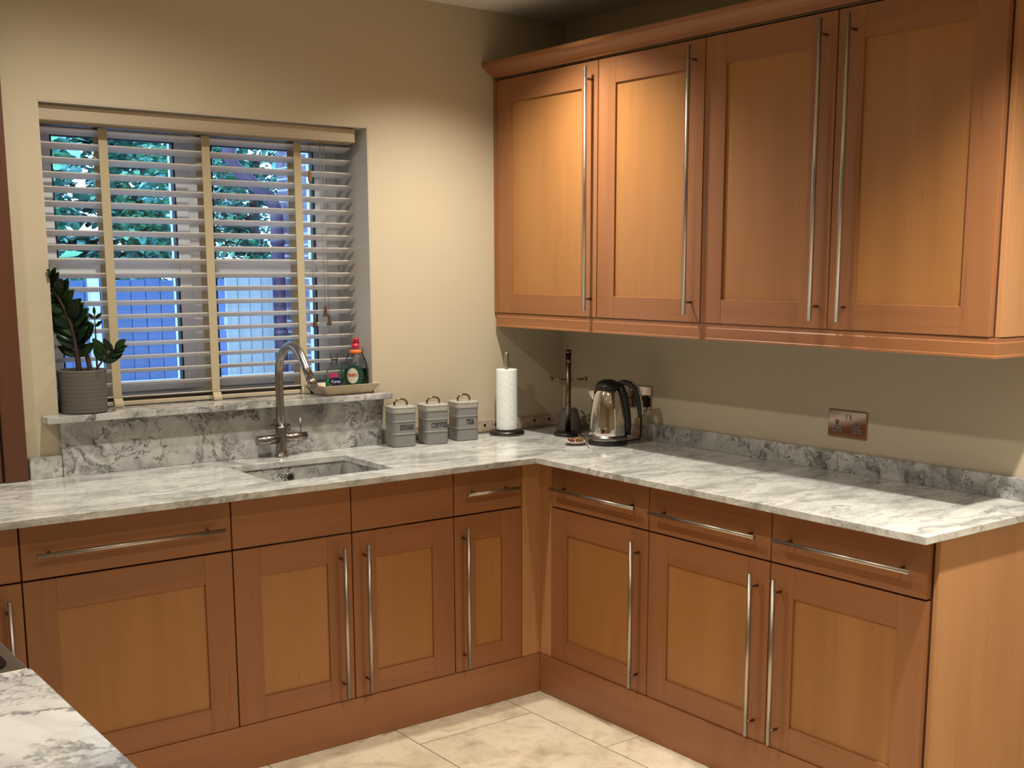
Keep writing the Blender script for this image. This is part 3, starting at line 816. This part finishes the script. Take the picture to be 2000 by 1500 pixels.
# washing up bottle
r=thing('washing_up_bottle',(-.978,.044,zt0),'taller green washing up liquid bottle with red cap in the tray','bottle',rz=math.radians(-33))
a,bq=.043,.027
bp_=[(.90,0),(1,.004),(1,.090),(.975,.102),(.86,.120),(.66,.138),(.45,.150),(.36,.157),(.34,.168)]
b=MB(); b.lathe([(p,z) for p,z in bp_],(0,0),36,sx=a,sy=bq); build('bottle_body',b,CLEAR,r,local=True)
b=MB(); b.lathe([(.87,.002),(.965,.005),(.965,.086)],(0,0),36,sx=a,sy=bq); build('green_liquid',b,liquid('green_liquid_dark',(.003,.085,.045)),r,local=True)
b=MB(); b.lathe([(.018,.140),(.0225,.143),(.0225,.154),(.016,.156)],(0,0),28,sy=.8); build('collar',b,LBLO,r,local=True)
b=MB(); b.lathe([(.0145,.160),(.0155,.162),(.0155,.180)],(0,0),24); b.lathe([(.0125,.180),(.0130,.195),(.0115,.199)],(.003,0),24); build('cap',b,RED,r,local=True)
lb=patch(a,bq,.0010,disk(-.004,.060,.034,.040),LBLG,r,'label_ground')
patch(a,bq,.0016,disk(-.010,.059,.021,.029),LBLW,lb,'label_disc')
text_mesh('FAIRY',.0165,LRED,lb,'lettering',a,bq,.061,-.010,.0021,.035,.86)
# soap bottle
r=thing('hand_soap_bottle',(-1.083,.016,zt0),'shorter pale green hand soap bottle with navy oval label in the tray','bottle',rz=math.radians(-31))
a,bq=.035,.022
b=MB(); b.lathe([(.9,0),(1,.004),(1,.052),(.96,.068),(.80,.084),(.5,.095),(.33,.101),(.30,.122)],(0,0),36,sx=a,sy=bq); build('bottle_body',b,CLEAR,r,local=True)
b=MB(); b.lathe([(.87,.002),(.965,.005),(.965,.056)],(0,0),36,sx=a,sy=bq); build('pale_green_liquid',b,liquid('green_liquid_pale',(.05,.34,.10)),r,local=True)
b=MB(); b.lathe([(.0115,.1222),(.0115,.1255)],(0,0),20); build('cap_seal',b,NAVY,r,local=True)
b=MB(); b.lathe([(.011,.1258),(.014,.129),(.014,.146),(.012,.148)],(0,0),24); build('clear_cap',b,CLEAR,r,local=True)
lb=patch(a,bq,.0010,disk(.004,.044,.026,.0165),NAVY,r,'label_oval')
patch(a,bq,.0008,disk(-.004,.066,.018,.012),PINK,r,'label_flash')
patch(a,bq,.0012,disk(-.013,.026,.006,.006),mat('red_spot',(.5,.05,.02),.5),r,'label_spot')
text_mesh('Carex',.0135,WHT,lb,'lettering',a,bq,.0445,.005,.0016,.01)

# ------------------------------------------------------------------ plant
LEAF=mat('glossy_dark_leaf',(.006,.022,.008),.36,spec=.3); _t=NT(LEAF); _v=_t.coords((1,1,1)); _n=_t.noise(_v,18,2); _t.color(_t.ramp(_n,[(.40,(.004,.014,.006)),(.70,(.016,.050,.012))]))
STEMM=mat('dark_purple_stem',(.05,.03,.025),.5)
POTM=mat('grey_ridged_pot',(.115,.10,.085),.6); SOIL=mat('soil',(.02,.015,.01),.95)
def plant():
    px_,py_=-2.000,.016; z0=1.1115
    r=thing('potted_plant',(px_,py_,z0),'dark glossy leafed plant in grey ridged pot on the window sill','plant')
    prof=[(.066,0)]; n=46; hh=.137
    for i in range(n+1):
        z=.002+hh*i/n; rr=.0715+.0045*(z/hh)+(.0009 if i%2 else -.0003)*(1+.6*math.sin(i*1.7))
        prof.append((rr,z))
    prof+=[(.072,.140),(.0705,.128),(.001,.128)]
    b=MB(); b.lathe([(p,z0+z) for p,z in prof],(px_,py_),48,smooth=True); build('pot',b,POTM,r)
    b=MB(); b.lathe([(.0700,z0+.1285),(.05,z0+.133),(.001,z0+.134)],(px_,py_),24); build('soil',b,SOIL,r)
    rgt=Vector((rt.x,rt.y,0)); tow=toc
    base=Vector((px_,py_,z0+.13))
    def leaf(p,d,L,wd,nrm,par):
        d=d.normalized(); s=d.cross(nrm).normalized(); nn_=s.cross(d)
        vs=[];fs=[];k=7
        for i in range(k):
            t=i/(k-1); ww=wd*math.sin(math.pi*min(1,(t*.93+.04)))**.75*(1-.25*t); cur=-.10*L*t*t
            c=p+d*L*t+nn_*cur
            for q in (-1,-.5,0,.5,1): vs.append(c+s*ww*q+nn_*(-abs(q)*.0+(.16*ww*(q*q))))
        for i in range(k-1):
            for j in range(4): fs.append((i*5+j,i*5+j+1,(i+1)*5+j+1,(i+1)*5+j))
        vs=[Vector((max(q.x,-2.081),q.y,q.z)) if q.y>-.006 else q for q in vs]
        vs=[Vector((q.x,min(q.y,.092),max(q.z,z0+.004))) for q in vs]
        b=MB(); b.add(vs,fs,0,True)
        o=build('leaf',b,LEAF,par,fix=False)
        md=o.modifiers.new('s','SOLIDIFY'); md.thickness=.0012
        return o
    rnd=random.Random(3)
    def frond(path,r0,r1,L,wd,step,start,tip=True,spread=1.0):
        pts=[base+rgt*a+tow*t+Vector((0,0,z)) for a,t,z in path]
        # smooth resample
        P=[]
        for i in range(len(pts)-1):
            for k in range(6): P.append(pts[i].lerp(pts[i+1],k/6))
        P.append(pts[-1])
        for _ in range(3): P=[P[0]]+[(P[i-1]+P[i]*2+P[i+1])/4 for i in range(1,len(P)-1)]+[P[-1]]
        n=len(P)
        st=build('stem',MB().tube(P,[r0+(r1-r0)*i/(n-1) for i in range(n)],10),STEMM,r)
        i=start; sg=1
        acc=0; seg=(P[1]-P[0]).length
        j=0
        while j<n-1:
            t=j/(n-1)
            if t>=start:
                d=(P[min(j+1,n-1)]-P[max(j-1,0)]).normalized()
                for sg in (1,-1):
                    sid=(rgt*math.cos(.35)+tow*math.sin(.35)*sg*.6).normalized()
                    dirv=(d*rnd.uniform(.55,.95)+sid*sg*rnd.uniform(.75,1.0)*spread+tow*rnd.uniform(-.35,.45)).normalized()
                    sc=(.75+.35*math.sin(math.pi*min(1,t*1.05)))*rnd.uniform(.88,1.12)
                    nr=(tow*rnd.uniform(.6,1)+Vector((0,0,1))*rnd.uniform(.2,.8)-d*.2)
                    leaf(P[j]+sid*sg*.003,dirv,L*sc,wd*sc,nr,st)
            j+=step
        if tip: leaf(P[-1],(P[-1]-P[-3]).normalized()+tow*.1,L*.8,wd*.75,tow+Vector((0,0,.3)),st)
    # tall arching frond leaning left
    frond([(-.004,.012,0),(-.006,.016,.08),(-.014,.022,.15),(-.034,.032,.215),(-.062,.046,.275),(-.085,.06,.310)],.0095,.003,.078,.020,2,.10)
    # second stem crossing behind
    frond([(.032,.006,0),(.022,.008,.06),(.006,.012,.12),(-.006,.018,.18),(-.014,.022,.225)],.0085,.003,.062,.016,2,.40)
    # thin upright young frond
    frond([(.046,-.01,0),(.047,-.012,.08),(.047,-.014,.15),(.046,-.016,.185)],.0035,.0015,.034,.0075,4,.55)
    # short right-leaning frond
    frond([(.046,.015,0),(.066,.016,.028),(.092,.016,.055),(.118,.016,.078)],.004,.002,.060,.018,4,.25,True,.8)
plant()

# ------------------------------------------------------------------ island with range cooker (bottom left)
r=thing('island',(-3.2,-2.6,0),'white marble-topped island counter in the near left corner','island')
build('island_top',MB().box(-3.75,-2.692,-3.35,-1.902,WZ,H),MARBLE_I,r,bevel=.002)
build('island_base',MB().box(-3.73,-2.72,-3.33,-1.906,.001,WZ-.0005),W_V,r)
r=thing('range_cooker',(-3.0,-1.6,0),'steel-rimmed cooker with black glass hob set beside the island','cooker')
build('cooker_body',MB().box(-3.33,-2.715,-1.895,-1.30,.001,.895),BLACK,r)
b=MB(); b.box(-3.34,-2.694,-1.898,-1.29,.8955,.9085); build('hob_rim',b,steel('hob_steel',(.36,.34,.28),.28),r,bevel=.003)
b=MB(); 
gl=[(p[0]-3.010,p[1]-1.594) for p in rrect(.586,.560,.03)]
b.prism(gl,'z',.9087,.9112); build('hob_glass',b,BLACKG,r)
b=MB(); b.box(-2.714,-2.700,-1.885,-1.31,.30,.80); build('oven_door',b,STEEL,r,bevel=.003)
b=MB(); b.tube([(-2.672,-1.86,.77),(-2.672,-1.33,.77)],.008,12)
for yy in (-1.84,-1.35): b.tube([(-2.70,yy,.77),(-2.672,yy,.77)],.006,10)
build('door_handle',b,STEEL,r)

# ------------------------------------------------------------------ outside
GRD=mat('grey_paving',(.30,.30,.30),.9)
struct(build('ground',MB().box(-14,14,WT+.01,26,-.4,-.2),GRD))
BLUEW=wood('blue_grey_fence_stain',(.11,.17,.33),'z',.85,.8)
PALEW=wood('pale_weathered_board',(.48,.52,.52),'z',.75,.85)
f=thing('timber_fence',(0,4.0,-.2),'blue grey vertical-board fence seen through the lower window panes','fence')
for i in range(30):
    x=-1.75+i*.100
    build('board',MB().box(x,x+.094,4.0,4.0+.018+.004*(i%2),-.2,1.495+.006*((i*7)%3)),BLUEW,f)
for z in (.3,1.25): build('rail',MB().box(-1.75,1.25,4.025,4.07,z,z+.08),BLUEW,f)
build('post',MB().box(-.735,-.675,3.94,3.998,-.2,1.52),mat('pale_concrete',(.72,.76,.76),.8),f)
gt=thing('pale_gate',(-.05,3.0,-.2),'pale weathered board gate beside the brick wall outside','gate')
for i in range(4):
    x=-.215+i*.077
    build('board',MB().box(x,x+.072,3.0,3.02,-.2,1.53-.01*(i%2)),PALEW,gt)
build('rail',MB().box(-.215,.09,3.021,3.05,1.2,1.28),PALEW,gt)
# brick wall
BR=mat('dusky_brick',(.21,.15,.17),.85); _t=NT(BR); _v=_t.coords((1,1,1)); _n=_t.noise(_v,20,4); _t.color(_t.ramp(_n,[(.3,(.13,.10,.13)),(.6,(.24,.19,.24)),(.8,(.36,.30,.34))]))
MO=mat('pale_mortar',(.72,.72,.70),.95)
bw=build('brick_wall',MB().box(.232,.45,1.60,3.18,-.2,2.75),MO)
tag(bw,'dusky brick side wall with pale mortar seen through right window pane','wall')
bme=None
for c in range(36):
    z=.30+c*.068
    off=0 if c%2==0 else .105
    y=1.62+off*0
    ys=[]
    if off: ys.append((1.605,1.605+.095))
    yy=1.605+off
    while yy+.195<=3.18: ys.append((yy,yy+.195)); yy+=.210
    if 3.18-yy>.05: ys.append((yy,3.178))
    for (y0,y1) in ys:
        if y1<2.0: continue
        build('brick',MB().box(.2235,.234,y0,y1,z,z+.054),BR,bw)
PURP=mat('purple_brown_pipe',(.10,.06,.10),.45)
d=thing('downpipe',(.155,3.02,-.2),'purple-brown rainwater downpipe at the end of the brick wall','downpipe')
build('pipe',MB().tube([(.150,3.03,-.2),(.150,3.03,1.9),(.13,3.03,1.98),(-.10,3.06,2.18),(-.13,3.07,2.24),(-.13,3.07,2.9)],.040,16),PURP,d)
for z in (1.15,1.72): build('bracket',MB().tube([(.150,3.03,z),(.150,3.03,z+.04)],.047,16),PURP,d)
# foliage
LV=[]
for nm,c in (('leaf_mid_green',(.07,.30,.17)),('leaf_dark_green',(.016,.085,.06)),('leaf_light_green',(.20,.50,.26)),('leaf_cyan_sheen',(.20,.50,.42))):
    m=mat(nm,c,.35,spec=.6); LV.append(m)
BARK=mat('bark',(.06,.045,.035),.9)
def tree(name,x,y,cx_r,cz,rz,n,leafsize,wts,label,seed):
    rn=random.Random(seed)
    t=thing(name,(x,y,-.2),label,'tree','trees behind the fence')
    tr=MB(); tr.tube([(x,y,-.2),(x+.03,y,.8),(x-.02,y+.02,1.6),(x+.02,y,2.4)],[.07,.06,.05,.025],10); trunk=build('trunk',tr,BARK,t)
    for k in range(7):
        a=rn.uniform(0,6.28); z=rn.uniform(1.2,2.2); L=rn.uniform(.4,.75)*min(cx_r,.8)
        p=Vector((x,y,z)); q=p+Vector((math.cos(a)*L,math.sin(a)*.5*L,.4))
        build('branch',MB().tube([p,(p+q)/2+Vector((0,0,.06)),q],[.02,.014,.006],6),BARK,trunk)
    b=MB()
    clumps=[]
    for k in range(int(46*max(1,cx_r/.75))):
        a=rn.uniform(0,6.28); rr=math.sqrt(rn.random()); zz=rn.uniform(-1,1)
        clumps.append((Vector((x+math.cos(a)*rr*cx_r, y+math.sin(a)*rr*.55, cz+zz*rz)), rn.choices([0,1,2,3],wts)[0], rn.uniform(.12,.26)))
    for k in range(n):
        c,mi,cr=clumps[rn.randrange(len(clumps))]
        gq=lambda: max(-1.3,min(1.3,rn.gauss(0,1)))
        p=c+Vector((gq(),gq(),gq()))*cr*.5
        L=leafsize*rn.uniform(.6,1.3); a=rn.uniform(0,6.28); dn=rn.uniform(-.9,.35)
        d=Vector((math.cos(a),math.sin(a),dn)).normalized(); s=d.cross(Vector((rn.uniform(-.4,.4),rn.uniform(-.4,.4),1))).normalized(); nn_=s.cross(d)
        w_=L*rn.uniform(.26,.36)
        m_=mi if rn.random()<.75 else rn.choices([0,1,2,3],wts)[0]
        b.add([p,p+d*L*.35+s*w_+nn_*.01,p+d*L*.75+s*w_*.7,p+d*L,p+d*L*.75-s*w_*.7,p+d*L*.35-s*w_+nn_*.01],[(0,1,2,3),(0,3,4,5)],m_)
    o=build('foliage',b,LV,t,fix=False); o['kind']='stuff'
tree('broadleaf_tree',-.88,4.86,.25,2.05,.55,2600,.13,[3,1.5,4,3],'large-leafed bright green tree behind fence at left of window',11)
tree('laurel_tree',.0,4.9,.26,2.1,.6,3600,.075,[4,3,1.5,2.5],'small-leafed glossy green tree behind fence in the middle of window',12)
tree('evergreen_tree',.84,4.86,.24,2.0,.6,3200,.065,[3,4,1,2],'dark small-leafed green tree behind the gate near the brick wall',13)
tree('hedge_tree',-.3,6.6,1.9,2.15,.85,13000,.115,[2.2,5,.6,1.4],'dark green tree mass far behind the other trees',14)
